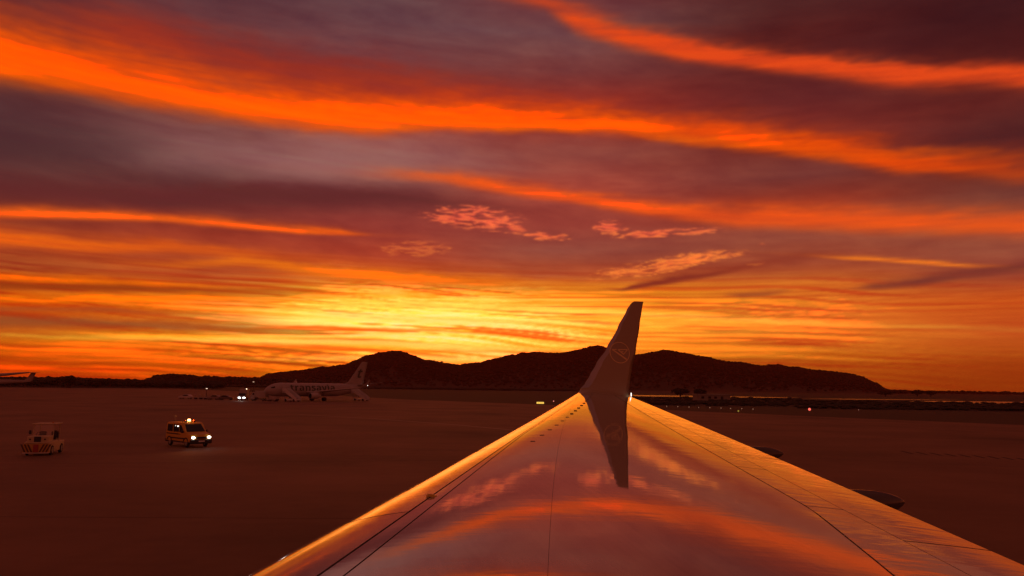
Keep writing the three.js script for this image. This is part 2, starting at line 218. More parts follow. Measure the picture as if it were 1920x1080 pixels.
/* ------------------------------------------------------------------ materials */
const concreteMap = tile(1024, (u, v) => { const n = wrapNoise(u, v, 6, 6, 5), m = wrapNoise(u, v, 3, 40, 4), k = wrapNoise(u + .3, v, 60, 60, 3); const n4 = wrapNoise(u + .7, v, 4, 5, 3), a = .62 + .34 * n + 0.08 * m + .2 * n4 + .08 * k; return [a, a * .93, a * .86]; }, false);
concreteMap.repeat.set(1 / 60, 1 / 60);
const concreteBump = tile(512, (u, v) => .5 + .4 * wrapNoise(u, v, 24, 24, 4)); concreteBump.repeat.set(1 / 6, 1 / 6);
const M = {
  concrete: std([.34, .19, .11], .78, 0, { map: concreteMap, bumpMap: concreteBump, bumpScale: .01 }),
  earth: std([.05, .037, .022], .95),
  joint: std([.03, .025, .02], .9), paint: std([.5, .42, .3], .6),
  water: new THREE.MeshPhysicalMaterial({ color: new THREE.Color().setRGB(.03, .025, .025), roughness: .2, metalness: 0, specularIntensity: .55 }),
  leaf: std([.035, .038, .02], .95), bark: std([.06, .045, .03], .9),
  white: std([.72, .71, .7], .35), rubber: std([.02, .02, .02], .85), dark: std([.03, .03, .035], .6), grey: std([.28, .28, .29], .5), steel: std([.45, .45, .46], .35, .8),
  glass: new THREE.MeshPhysicalMaterial({ color: new THREE.Color().setRGB(.02, .02, .025), roughness: .05, metalness: 0 }),
  yellow: std([.72, .42, .04], .35), stripe: std([.55, .33, .05], .6), green: std([.02, .22, .12], .4),
};

/* ------------------------------------------------------------------ ground, apron, water */
function sheet(points, y, uvScale = 1) { const s = new THREE.Shape(points.map((p) => new THREE.Vector2(p.x, -p.z))), g = new THREE.ShapeGeometry(s); g.rotateX(-Math.PI / 2); g.translate(0, y, 0); const P = g.attributes.position, U = g.attributes.uv; for (let i = 0; i < P.count; i++) U.setXY(i, P.getX(i) * uvScale, P.getZ(i) * uvScale); return g; }
structure(mesh('ground', xf(new THREE.CircleGeometry(4200, 96), 0, -.03, 0, -Math.PI / 2), M.earth), 'dark flat open ground stretching from the apron edge to the hills', 'ground');
const apronEdge = [[2300, 806], [1920, 797], [1600, 784], [1300, 771], [1000, 758], [760, 749], [620, 741], [300, 727.5], [-500, 717.5]].map(([x, y]) => groundAt(x, y));
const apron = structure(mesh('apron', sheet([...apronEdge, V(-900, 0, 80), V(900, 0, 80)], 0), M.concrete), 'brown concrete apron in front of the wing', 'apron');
function strip(pts, w, y) { const L = [], Rr = []; for (let i = 0; i < pts.length; i++) { const d = pts[Math.min(i + 1, pts.length - 1)].clone().sub(pts[Math.max(i - 1, 0)]).normalize(), n = V(-d.z, 0, d.x); L.push(pts[i].clone().addScaledVector(n, w / 2)); Rr.push(pts[i].clone().addScaledVector(n, -w / 2)); } return sheet([...L, ...Rr.reverse()], y); }
structure(mesh('taxi_line', [strip([[560, 777], [700, 785], [860, 797], [1010, 811]].map((p) => groundAt(...p)), .3, .006)], M.paint), 'thin pale painted line running across the apron towards the wing', 'painted line');
structure(mesh('taxi_line', [0, 1, 2, 3, 4, 5, 6, 7, 8].map((i) => { const a = groundAt(1690 + i * 27, 846 + i * 1.6), b = groundAt(1712 + i * 27, 851 + i * 1.6); return strip([a, b], .28, .006); }), M.joint), 'row of dark slanted dashes on the apron at the right edge', 'painted marks');
for (const [a, b, w] of [[[-200, 968], [900, 974], .05], [[-200, 872], [1000, 862], .07], [[1500, 858], [2100, 884], .06]]) mesh('joint', strip([groundAt(...a), groundAt(...b)], w, .005), M.joint, apron);
for (const [pts, lab] of [
  [[[1150, 740], [1240, 741.2], [1330, 742.6], [1430, 744.2], [1500, 745.6], [1420, 745.6], [1300, 744.4], [1200, 743], [1130, 742]], 'narrow strip of pale water below the hill beside the winglet'],
  [[[1690, 752.2], [1760, 751.6], [1860, 752.8], [2200, 757], [2200, 761], [1920, 756.4], [1800, 756], [1740, 753.8]], 'shallow water catching the orange sky at the right edge'],
  [[[1500, 747.2], [1600, 748], [1700, 748.8], [1800, 749.4], [1720, 749.6], [1600, 748.9]], 'thin streak of water under the low end of the hill']])
  structure(mesh('salt_pond', sheet(pts.map((p) => groundAt(...p)), -.012), M.water), lab, 'water');

/* ------------------------------------------------------------------ hills and woods */
const rnd = rng(5);
const woods = [];
function curveY(list) { return (x) => { let i = 0; while (i < list.length - 2 && x > list[i + 1][0]) i++; const a = list[i], b = list[i + 1], t = clamp((x - a[0]) / (b[0] - a[0]), 0, 1); return lerp(a[1], b[1], t * t * (3 - 2 * t) * .4 + t * .6); }; }
function hill(ridge, dist, depth, label, treeH, density, seedK) {
  const cy = curveY(ridge), x0 = ridge[0][0], x1 = ridge[ridge.length - 1][0], nx = Math.round((x1 - x0) / 6), ns = 22, rings = [];
  const prof = (s) => s <= 1 ? Math.sin(s * Math.PI / 2) ** 1.25 : Math.cos((s - 1) * Math.PI / 2);
  const point = (px, s) => {
    const py = cy(px), d = dirOf(px, py), hd = Math.hypot(d.x, d.z), top = Math.max(EYE + dist * d.y / hd - treeH * .75, .2);
    const dd = dist + (s - 1) * (s <= 1 ? depth : depth * .8), gul = s < 1 ? 1 + .22 * fbm(px / 60 + seedK, s * 2.2, 3) * Math.sin(s * Math.PI) : 1;
    return V(d.x / hd * dd, Math.max(top * prof(s) * gul - .3, -.3), d.z / hd * dd);
  };
  for (let i = 0; i <= nx; i++) { const px = lerp(x0, x1, i / nx), r = []; for (let j = 0; j <= ns; j++) r.push(point(px, j / ns * 2)); rings.push(r); }
  structure(mesh('hill', loft(rings, false), M.leaf), label, 'hill');
  const spots = Math.round((x1 - x0) * density);
  for (let i = 0; i < spots; i++) { const px = lerp(x0, x1, rnd()), ridgeT = rnd() < .45, s = ridgeT ? .93 + rnd() * .14 : Math.sqrt(rnd()) * 1.03, p = point(px, s); if (p.y < .3 && rnd() < .5) continue; woods.push([p, treeH * (.5 + .85 * rnd() * rnd() + .25 * rnd())]); }
}
hill([[470, 722], [482, 713], [500, 704], [530, 699.5], [560, 696], [590, 693], [620, 690.5], [650, 685], [670, 677], [690, 669.5], [710, 664], [735, 661], [757, 664], [775, 671], [800, 678.5], [830, 684], [860, 686], [900, 682], [930, 675.5], [960, 669], [1000, 664.5], [1050, 663.5], [1080, 661], [1100, 657], [1120, 654], [1140, 656], [1160, 664], [1185, 669], [1200, 667], [1220, 664], [1250, 660], [1280, 664], [1320, 672], [1360, 679], [1400, 685], [1430, 688], [1450, 686], [1480, 690], [1530, 696], [1580, 701], [1610, 707], [1640, 719], [1660, 731], [1680, 736], [1700, 737]], 2600, 1100, 'long dark wooded ridge with three rounded tops across the horizon', 6.5, 40, 1);
hill([[262, 719], [280, 712], [295, 706.5], [320, 704], [345, 704.5], [380, 708], [430, 709.5], [470, 710.5], [520, 712], [600, 716], [660, 721]], 1500, 420, 'low dark wooded knoll left of the long ridge', 5.5, 14, 2);
hill([[-500, 708], [-200, 709], [0, 711], [66, 712], [80, 711], [120, 712], [131, 710], [145, 712.5], [190, 713.5], [240, 715], [300, 717.5], [420, 719]], 900, 260, 'low belt of dark trees along the horizon at the far left', 4.5, 8, 3);
hill([[1650, 738], [1690, 736.5], [1740, 737.5], [1800, 738], [1920, 740], [2100, 743], [2500, 748]], 2300, 300, 'thin dark spit of land along the horizon at the right', 6, 5, 4);
// a pine crown for the woods: ragged lumps on a stem
function crownGeo(seed) { const r = rng(seed), l = []; for (let i = 0; i < 5; i++) { const g = new THREE.IcosahedronGeometry(.2 + .12 * r(), 1), P = g.attributes.position; for (let k = 0; k < P.count; k++) { const f = 1 + .35 * noise(P.getX(k) * 9 + seed, P.getY(k) * 9 + P.getZ(k) * 7); P.setXYZ(k, P.getX(k) * f * 1.25, P.getY(k) * f * .8, P.getZ(k) * f * 1.25); } g.translate((r() - .5) * .55, .58 + .28 * r(), (r() - .5) * .55); l.push(g); } l.push(xf(new THREE.CylinderGeometry(.02, .04, .55, 5), 0, .27, 0)); const m = merge(l); m.computeVertexNormals(); return m; }
for (let v = 0; v < 3; v++) {
  const mine = woods.filter((_, i) => i % 3 === v), im = new THREE.InstancedMesh(crownGeo(11 + v), M.leaf, mine.length), m4 = new THREE.Matrix4(), q = new THREE.Quaternion();
  mine.forEach(([p, h], i) => { q.setFromAxisAngle(V(0, 1, 0), rnd() * 6.28); im.setMatrixAt(i, m4.compose(p, q, V(h * (1 + .5 * rnd()), h, h * (1 + .5 * rnd())))); });
  im.name = numbered('forest'); im.userData = { kind: 'stuff', label: 'dark pine woods covering the hills on the horizon', category: 'woods' }; scene.add(im);
}
// scrub between apron and water
{
  const n = 3800, im = new THREE.InstancedMesh(crownGeo(31), M.leaf, n), m4 = new THREE.Matrix4(), q = new THREE.Quaternion();
  for (let i = 0; i < n; i++) { let p; const t = rnd(); if (t < .6) p = groundAt(1180 + rnd() * 780, 0, 0); const px = -60 + rnd() * 2050; const hz = 712.8 + px * .01223, off = px > 1150 ? 17 + 15 * rnd() : 5.2 + 3 * rnd(); p = groundAt(px, hz + off + (px > 1500 ? 3 : 0)); q.setFromAxisAngle(V(0, 1, 0), rnd() * 6.28); const h = (px > 1150 ? .5 + .9 * rnd() ** 2 : 1.5 + 2 * rnd()); p.y -= h * .35; im.setMatrixAt(i, m4.compose(p, q, V(h * 2.4, h, h * 2.4))); }
  im.name = 'scrub'; im.userData = { kind: 'stuff', label: 'low dark scrub on the open ground beyond the apron', category: 'scrub' }; scene.add(im);
}
function tree(px, py, dist, h, w, label) {
  const d = dirOf(px, py), hd = Math.hypot(d.x, d.z), o = thing('tree', label, 'tree', [d.x / hd * dist, 0, d.z / hd * dist], rnd() * 6), r = rng(px | 0), l = [];
  mesh('trunk', [new THREE.CylinderGeometry(.05 * h, .09 * h, h * .5, 7).translate(0, h * .25, 0), bar(V(0, h * .35, 0), V(w * .3, h * .7, .1), .03 * h, 5), bar(V(0, h * .3, 0), V(-w * .28, h * .65, w * .2), .03 * h, 5)], M.bark, o);
  for (let i = 0; i < 160; i++) { const a = r() * 6.28, e = Math.acos(2 * r() - 1), q = .55 + .45 * r(), g = new THREE.IcosahedronGeometry(h * (.04 + .07 * r()), 0); g.scale(1.3, .8, 1.3); g.rotateY(r() * 6); g.translate(Math.sin(e) * Math.cos(a) * w * .5 * q, h * .62 + Math.cos(e) * h * .36 * q, Math.sin(e) * Math.sin(a) * w * .5 * q); l.push(g); }
  mesh('crown', l, M.leaf, o); return o;
}
tree(131, 722, 640, 9, 8, 'lone taller dark tree rising above the far left tree belt');
tree(1276, 740, 470, 5.4, 11, 'broad dark bushy tree in front of the water right of the winglet');
tree(1313, 741, 480, 5.2, 8, 'dark rounded tree beside the low flat-roofed building');
tree(1720, 738, 900, 7, 13, 'dark rounded tree clump past the low right end of the ridge');
tree(1745, 739, 960, 5.6, 12, 'smaller dark tree rightmost beyond the end of the ridge');
tree(1660, 738, 800, 5, 14, 'spreading dark tree at the foot of the ridge end');
{ const p = groundAt(1334, 752), o = thing('low_building', 'low flat-roofed building by the water right of the winglet', 'building', p, R(8));
  mesh('wall', bx(14, 2.6, 6, 0, 1.3, 0), std([.3, .27, .24], .8), o); mesh('roof', bx(14.6, .3, 6.6, 0, 2.75, 0), M.grey, o); mesh('door', bx(1.1, 2, .1, 3.4, 1, 3.02), M.dark, o); for (const x of [-5, -2, .6]) mesh('window', bx(1.2, .9, .1, x, 1.5, 3.02), M.glass, o); }

/* ------------------------------------------------------------------ the wing seen from the cabin */
const YAW = R(13), AFT = V(Math.cos(YAW), 0, -Math.sin(YAW)), OUT = V(-Math.sin(YAW), 0, -Math.cos(YAW)), UP = V(0, 1, 0);
const OT = 19.45;
const wpt = (a, o, y) => V(0, y, 0).addScaledVector(AFT, a).addScaledVector(OUT, o);
const leA = (o) => -2.399 + .4544 * o - .00041 * o * o, teA = (o) => 3.607 + .2437 * o - .0015 * o * o;
const rise = (o) => .0515 * o + .007 * Math.max(0, o - 8) ** 2 / 22.9, crestDrop = (o) => .13 + rise(OT) - rise(o);
const leY = (o) => EYE - crestDrop(o) - lerp(.12, .04, o / OT), teY = (o) => EYE - crestDrop(o) - lerp(.28, .11, o / OT);
// point of the wing's skin; w runs from -1 (lower trailing edge) over 0 (nose) to 1 (upper trailing edge), in: sunk below the skin
function skin(o, w, sink = 0) {
  const x = w * w, a0 = leA(o), a1 = teA(o), ch = a1 - a0, y = lerp(leY(o), teY(o), x), sgn = w >= 0 ? 1 : -1.25;
  const p = wpt(lerp(a0, a1, x), o, y + sgn * .045 * ch * foil(x));
  if (sink) { p.y -= sink * (w >= 0 ? 1 : -1) * Math.min(1, Math.abs(w) * 6); p.addScaledVector(AFT, sink * Math.max(0, 1 - Math.abs(w) * 4) - sink * Math.max(0, Math.abs(w) - .9) * 10); }
  return p;
}
const sq = Math.sqrt;
const wing = thing('aircraft_wing', 'glossy grey airliner wing with upturned winglet filling the foreground', 'aircraft wing', [0, 0, 0], 0);
const wingBump = tile(1024, (u, v) => .5 + .2 * wrapNoise(u, v, 4, 4, 2) + .16 * wrapNoise(u, v, 4, 15, 3) + .03 * wrapNoise(u, v, 30, 60, 2));
const wingRough = tile(1024, (u, v) => { const n = wrapNoise(u, v, 7, 7, 5), s = wrapNoise(u, v, 50, 5, 3); return clamp(.5 + .5 * n + .25 * s, 0, 1); });
const wingTone = tile(1024, (u, v) => { const n = wrapNoise(u, v, 5, 5, 5), s = wrapNoise(u + .5, v, 80, 4, 3); const a = .86 + .14 * n + .13 * s; return [a, a * .985, a * .97]; });
for (const t of [wingBump, wingRough, wingTone]) t.repeat.set(1 / 3, 1 / 3);
const wingPaint = new THREE.MeshPhysicalMaterial({ color: new THREE.Color().setRGB(.59, .56, .51), metalness: .58, roughness: .07, roughnessMap: wingRough, bumpMap: wingBump, bumpScale: .0016, map: wingTone, side: THREE.DoubleSide });
const slatPaint = wingPaint.clone(); slatPaint.metalness = .5; slatPaint.color.setRGB(.5, .44, .4); slatPaint.roughness = .16;
const flapBump = tile(1024, (u, v) => .5 + .3 * wrapNoise(u, v, 3, 7, 4) + .18 * wrapNoise(u, v, 5, 22, 3)); flapBump.repeat.set(1 / 3, 1 / 3);
const flapPaint = wingPaint.clone(); flapPaint.bumpMap = flapBump; flapPaint.bumpScale = .006;
// a panel of the skin between two spans and two chord lines (numbers or functions of span), its rims folded down
function panel(o0, o1, w0, w1, no, nw, sink = 0, rim = .02) {
  const f0 = typeof w0 === 'function' ? w0 : () => w0, f1 = typeof w1 === 'function' ? w1 : () => w1, rows = [];
  for (let i = 0; i <= no; i++) { const o = lerp(o0, o1, i / no), row = []; for (let j = 0; j <= nw; j++) row.push(skin(o, lerp(f0(o), f1(o), j / nw), sink)); rows.push(row); }
  const g = loft(rows, false), U = g.attributes.uv, P = g.attributes.position; for (let i = 0; i < P.count; i++) { const p = V(P.getX(i), 0, P.getZ(i)); U.setXY(i, p.dot(AFT), p.dot(OUT)); }
  const edge = (pts) => loft([pts, pts.map((p) => p.clone().add(V(0, -rim, 0)))], false);
  return [g, edge(rows[0]), edge(rows[no]), edge(rows.map((r) => r[0])), edge(rows.map((r) => r[nw]))];
}
const O0 = -2.5;
{ const rings = []; for (let i = 0; i <= 60; i++) { const o = lerp(O0, OT, i / 60), r = []; for (let j = 0; j < 44; j++) { const w = 1 - j / 22; r.push(skin(o, w, .03)); } rings.push(r); } mesh('wing_box', loft(rings), std([.035, .03, .03], .7), wing); }
const slatLine = (o) => sq(.094 + .02 * clamp((10 - o) / 5.6, 0, 2) ** 1.2 + .012 * clamp((o - 10) / 9, 0, 1));
const seam = (o) => sq(Math.max(.335 - (o - 4) * .0158, .1));
const hinge = (o) => sq(o < 5.8 ? lerp(.735, .772, (o - 4) / 1.8) : lerp(.772, .66, (o - 5.8) / 13.6)), flapLine = (o) => sq(lerp(.855, .80, clamp((o - 4) / 15, 0, 1)));
const off = (f, dx) => (o) => sq(f(o) ** 2 + dx / (teA(o) - leA(o)));
for (const [a, b] of [[O0, 1.2], [1.22, 5.28], [5.3, 8.6], [8.62, 12.3], [12.32, 15.9], [15.92, 18.9]]) mesh('slat', panel(a, b, -.22, slatLine, Math.ceil((b - a) * 3), 22), slatPaint, wing);
mesh('slat', panel(18.93, OT, -.22, slatLine, 6, 22), wingPaint, wing);
const gapW = (o) => lerp(.018, .006, clamp((o - 5) / 12, 0, 1)), coveLine = (o) => off(slatLine, gapW(o) + lerp(.13, .03, clamp((o - 4) / 6, 0, 1)))(o);
for (const [a, b] of [[O0, 12.6], [12.604, OT]]) {
  mesh('skin_panel', panel(a, b, (o) => off(slatLine, gapW(o))(o), off(coveLine, -.006), Math.ceil((b - a) * 3), 3), wingPaint, wing);
  mesh('skin_panel', panel(a, b, off(coveLine, .006), off(seam, -.001), Math.ceil((b - a) * 3), 16), wingPaint, wing);
  mesh('skin_panel', panel(a, b, off(seam, .001), off(hinge, -.010), Math.ceil((b - a) * 3), 22), wingPaint, wing);
}
for (const [a, b] of [[O0, 3.4], [3.42, 5.9], [5.92, 7.9], [7.92, 9.9], [9.92, 12.2], [12.22, 14.6], [14.62, OT]]) mesh(b > 14.7 ? 'skin_panel' : 'spoiler', panel(a, b, off(hinge, .008), off(flapLine, -.005), Math.ceil((b - a) * 4), 8), flapPaint, wing);
for (const [a, b, n] of [[O0, 4.9, 'flap'], [4.93, 9.1, 'flap'], [9.13, 13.6, 'flap'], [13.63, 18.7, 'aileron'], [18.73, OT, 'skin_panel']]) mesh(n, panel(a, b, off(flapLine, .005), 1, Math.ceil((b - a) * 4), 8, 0, .012), flapPaint, wing);
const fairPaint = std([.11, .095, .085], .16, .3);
// flap track fairings reaching past the trailing edge
for (const [o, len, tail, fat] of [[7.4, 2.8, .78, .22], [10.9, 2.3, .78, .18], [3.6, 3.2, 1.0, .24]]) {
  const rings = []; for (let i = 0; i <= 28; i++) { const t = 1 - (1 - i / 28) ** 1.6, a = teA(o) + tail - len * (1 - t), r = fat * Math.pow(Math.sin(Math.PI * clamp(t * .8 + .12, 0, 1)), .6) * sq(Math.max(1 - Math.max(0, (t - .86) / .14) ** 2, .02)), cy = teY(o) - lerp(.30, .19, t), ring = []; for (let j = 0; j < 18; j++) { const q = j / 18 * 6.2832; ring.push(wpt(a, o + Math.cos(q) * r * .8, cy + Math.sin(q) * r * .95)); } rings.push(ring); }
  mesh('flap_fairing', loft(rings), fairPaint, wing);
}
// vortex generators
const vaneDark = std([.09, .085, .07], .5), vanePale = std([.34, .33, .26], .45);  // same vanes in two tones: the reflection on the pale ones is painted in
for (let i = 0; i < 16; i++) { const o = 18.6 - i * .64, far = o > 15.6 || o < 12.4, h = o < 12.4 ? .006 : .012, w = sq(.188 + (o - 10.29) * .0115), p = skin(o, w), g = new THREE.BoxGeometry(.055, h, .005); g.rotateY(-YAW + R(20)); g.translate(p.x, p.y + h * .5, p.z); mesh('vortex_generator', [g, new THREE.BoxGeometry(.055, .003, .02).rotateY(R(10)).translate(p.x, p.y + .0015, p.z)], far ? vanePale : vaneDark, wing); }
// yellow escape line fitting on the slat line
{ const p = skin(5.8, slatLine(5.8) + .004), g = [bx(.10, .03, .07, 0, .012, 0, .008), xf(new THREE.TorusGeometry(.032, .009, 8, 18), -.01, .04, 0, Math.PI / 2.6), bx(.05, .045, .02, .02, .03, .02, .006)]; g.forEach((q) => { q.scale(.7, .34, .7); q.rotateY(R(-25)); q.translate(p.x, p.y, p.z); }); const m = mesh('anchor_fitting', g, std([.85, .62, .1], .4), wing); m.userData.label = 'small yellow metal fitting at the slat edge'; }

// winglet: the section turns up from the tip through a bend
const wlLE = [[-.05, leA(OT)], [.0, 6.33], [.1, 6.45], [.25, 6.62], [.45, 6.76], [.8, 6.98], [1.2, 7.29], [1.8, 7.66], [2.32, 7.97], [2.5, 8.10], [2.57, 8.21]], wlTE = [[-.05, teA(OT)], [0, 7.76], [.1, 7.84], [.3, 7.91], [.67, 7.99], [1.15, 8.15], [1.94, 8.33], [2.32, 8.42], [2.5, 8.465], [2.57, 8.49]];
const leW = curveY(wlLE), teW = curveY(wlTE);
const baseY = EYE - .15;
function wlSection(t) { // t 0..1 along the winglet: [height, out, normal angle from vertical]
  const bend = R(80), rad = .42, arc = rad * bend, s = t * (arc + 2.18);
  if (s < arc) { const q = s / rad; return [rad * (1 - Math.cos(q)), OT + rad * Math.sin(q), q]; }
  const r = s - arc; return [rad * (1 - Math.cos(bend)) + r * Math.sin(bend), OT + rad * Math.sin(bend) + r * Math.cos(bend), bend];
}
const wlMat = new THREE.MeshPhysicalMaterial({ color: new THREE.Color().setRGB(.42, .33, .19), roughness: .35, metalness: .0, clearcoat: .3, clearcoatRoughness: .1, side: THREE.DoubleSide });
const wlTip = wlSection(1)[0], hScale = 2.57 / wlTip;
function wlFrame(t) { const [h, o, q] = wlSection(t), hh = h * hScale, a0 = leW(hh), a1 = teW(hh), n = UP.clone().multiplyScalar(Math.cos(q)).addScaledVector(OUT, -Math.sin(q)); const k = clamp(t * 5, 0, 1); return { a0, a1, n, o, y0: lerp(leY(OT), baseY, k) + hh, y1: lerp(teY(OT), baseY, k) + hh }; }
const winglet = (() => {
  const rings = [], N = 60;
  for (let i = 0; i <= N; i++) { const t = i / N < .3 ? i / N : i / N, f = wlFrame(t), ch = f.a1 - f.a0, le = wpt(f.a0, f.o, f.y0), te = wpt(f.a1, f.o, f.y1); rings.push(foilRing(le, te.clone().sub(le), f.n.clone().multiplyScalar(ch * lerp(.045, .032, t)), 18)); }
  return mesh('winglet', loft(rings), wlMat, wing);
})();
// emblem on the inboard face: a ring with a bird in it, laid on the skin
{
  const cA = 7.665, cH = 1.10, rr = .295;
  const tOf = (h) => { let lo = 0, hi = 1; for (let i = 0; i < 40; i++) { const m = (lo + hi) / 2; wlSection(m)[0] * hScale < h ? lo = m : hi = m; } return lo; };
  const onFace = (a, h, lift) => { const t = tOf(h), f = wlFrame(t), ch = f.a1 - f.a0, x = clamp((a - f.a0) / ch, 0.001, 1); return wpt(a, f.o, lerp(f.y0, f.y1, x)).addScaledVector(f.n, foil(x) * ch * lerp(.045, .032, t) + lift); };
  { const rows = []; for (let i = 0; i <= 40; i++) { const h = .12 + i / 40 * 2.3, t = tOf(h), f = wlFrame(t), row = []; for (let k = 0; k <= 8; k++) row.push(onFace(lerp(f.a0, f.a1, .004 + .15 * k / 8), h, .002)); rows.push(row); } mesh('leading_edge', loft(rows, false), std([.5, .46, .44], .32, .6), winglet); }
  const gold = std([.9, .7, .3], .4);
  const ribbon = (inner, outer) => { const rows = inner.map((p, i) => [onFace(cA + p[0], cH + p[1], .003), onFace(cA + outer[i][0], cH + outer[i][1], .003)]); return loft(rows, false); };
  const ci = [], co = []; for (let i = 0; i <= 64; i++) { const q = i / 64 * Math.PI * 2; ci.push([Math.cos(q) * (rr - .022), Math.sin(q) * (rr - .022)]); co.push([Math.cos(q) * rr, Math.sin(q) * rr]); }
  mesh('emblem_ring', ribbon(ci, co), gold, winglet);
  const stroke = (x0, y0, x1, y1, w0, w1) => { const L = Math.hypot(x1 - x0, y1 - y0), nx = -(y1 - y0) / L, ny = (x1 - x0) / L, A = [], B = []; for (let i = 0; i <= 8; i++) { const t = i / 8, w = lerp(w0, w1, t), x = lerp(x0, x1, t), y = lerp(y0, y1, t); A.push([x + nx * w, y + ny * w]); B.push([x - nx * w, y - ny * w]); } return ribbon(A, B); };
  // px in the photograph: wing from upper left to the centre and down, second wing to the upper right
  mesh('emblem_bird', [stroke(-.22, .085, .19, -.185, .018, .024), stroke(-.22, .085, -.09, .082, .006, .016), stroke(-.05, .08, .235, .09, .016, .012), stroke(.235, .09, .10, -.05, .014, .014), stroke(-.05, .08, .10, -.04, .016, .016), stroke(.02, .02, .11, .03, .01, .016)], gold, winglet);
}
{ const p = wpt(teA(OT) + .02, OT + .04, teY(OT) + .06); mesh('wingtip_lamp', bx(.022, .10, .05, p.x, p.y, p.z, .012), glow([1, .95, .85], 1.7), wing); }

/* ------------------------------------------------------------------ parked airliner with lettering */
const font = await new FontLoader().loadAsync('fonts/droid/droid_sans_bold.typeface.json');
function lettering(text, size, map) { const geos = font.generateShapes(text, size).map((s) => new THREE.ShapeGeometry(s, 6).toNonIndexed()); const g = new TessellateModifier(.12, 8).modify(mergeGeometries(geos)), P = g.attributes.position; g.computeBoundingBox(); const w = g.boundingBox.max.x; for (let i = 0; i < P.count; i++) { const p = map(P.getX(i) / w, P.getY(i)); P.setXYZ(i, p.x, p.y, p.z); } g.computeVertexNormals(); return g; }
function airliner(name, label, pos, turn, o) {
  const g = thing(name, label, 'airliner', pos, turn), L = 39.5, CY = 3.35, RR = 1.93;
  const rAt = (s) => s < 5.5 ? RR * Math.pow(1 - (1 - s / 5.5) ** 2, .56) : s < 26 ? RR : RR * (1 - .9 * Math.pow((s - 26) / 13.5, 1.5)), yAt = (s) => s < 5.5 ? CY - .42 * (1 - s / 5.5) ** 1.6 : s < 26 ? CY : CY + 1.25 * Math.pow((s - 26) / 13.5, 1.4);
  const rings = []; for (let i = 0; i <= 70; i++) { const s = i < 24 ? 5.5 * (i / 24) ** 2 + .004 : lerp(5.5, L, (i - 24) / 46), r = rAt(s), ring = []; for (let j = 0; j < 28; j++) { const q = j / 28 * 6.2832; ring.push(V(-s, yAt(s) + Math.sin(q) * r * 1.04, Math.cos(q) * r)); } rings.push(ring); }
  const body = mesh('fuselage', loft(rings), o.paint, g);
  const on = (s, ang, lift = .02) => V(-s, yAt(s) + Math.sin(ang) * (rAt(s) + lift) * 1.04, -Math.cos(ang) * (rAt(s) + lift));   // port side
  const patch = (s0, s1, a0, a1, n = 6) => { const rows = []; for (let i = 0; i <= n; i++) { const r = []; for (let j = 0; j <= n; j++) r.push(on(lerp(s0, s1, i / n), lerp(a0, a1, j / n))); rows.push(r); } return loft(rows, false); };
  for (const [a, b, c, d] of [[1.75, 2.55, .42, .72], [1.5, 1.72, .45, .78]]) mesh('cockpit_window', patch(a, b, c, d), M.glass, body);
  for (const s of [4.9, 31.2]) mesh('door', patch(s, s + .85, -.28, .62), o.door, body);
  const tube = (a, b) => loft(a.map((p, i) => foilRing(p.le, V(-p.c, 0, 0), p.up.clone().multiplyScalar(p.c * p.t), 10)));
  for (const s of [-1, 1]) {
    mesh('wing', tube([[1.6, 13.2, 7.4, 2.55], [6, 16.0, 4.6, 3.0], [16.2, 21.6, 1.7, 4.15], [16.8, 22.1, 1.4, 4.4], [17.15, 22.9, 1.1, 5.2], [17.35, 24.0, .6, 6.5]].map(([z, x, c, y], i) => ({ le: V(-x, y, z * s), c, t: .06, up: i < 3 ? V(0, 1, 0) : V(0, .3, -s * .95) }))), o.paint, g);
    mesh('stabilizer', tube([[.4, 34.2, 3.6, 4.9], [7.1, 38.2, 1.3, 5.75]].map(([z, x, c, y]) => ({ le: V(-x, y, z * s), c, t: .05, up: V(0, 1, 0) }))), o.paint, g);
    const er = []; for (const [x, r] of [[0, .78], [.05, .9], [.5, 1.0], [1.6, 1.02], [2.6, .9], [3.4, .62], [3.9, .45]]) { const ring = []; for (let j = 0; j < 20; j++) { const q = j / 20 * 6.2832; ring.push(V(-12.4 - x, 1.62 + Math.sin(q) * r * .95, 4.85 * s + Math.cos(q) * r)); } er.push(ring); }
    const e = mesh('engine', loft(er, true, false), o.engine, g); mesh('fan', xf(new THREE.CylinderGeometry(.8, .8, .1, 20), -12.85, 1.62, 4.85 * s, 0, 0, Math.PI / 2), M.dark, e); mesh('pylon', bx(3, .5, .3, -15.2, 2.55, 4.85 * s), o.paint, e);
    const lg = mesh('landing_gear', [bar(V(-19.4, 2.4, 2.6 * s), V(-19.4, .6, 2.86 * s), .12)], M.grey, g); for (const dz of [-.35, .35]) mesh('wheel', xf(new THREE.CylinderGeometry(.55, .55, .36, 20), -19.4, .55, (2.86 + dz) * s, Math.PI / 2), M.rubber, lg);
  }
  const ng = mesh('landing_gear', bar(V(-4, 1.7, 0), V(-4, .4, 0), .09), M.grey, g); for (const dz of [-.22, .22]) mesh('wheel', xf(new THREE.CylinderGeometry(.34, .34, .2, 18), -4, .34, dz, Math.PI / 2), M.rubber, ng);
  const fin = mesh('fin', tube([[4.9, 28.5, 9.2, .014], [5.9, 31.2, 6.6, .035], [8, 33.0, 5.2, .045], [12.5, 36.8, 2.5, .045]].map(([y, x, c, t]) => ({ le: V(-x, y, 0), c, t, up: V(0, 0, 1) }))), o.fin, g);
  mesh('antenna', bx(.5, .5, .06, -11, 5.6, 0), M.white, body);
  return { g, body, fin, on, rAt };
}
const T0 = groundAt(503, 757.2), TT = V(.6, 0, -.8); T0.set(-70.8, 0, -223.5);
const paleAir = std([.43, .39, .37], .38), markGreen = std([.07, .10, .07], .5);
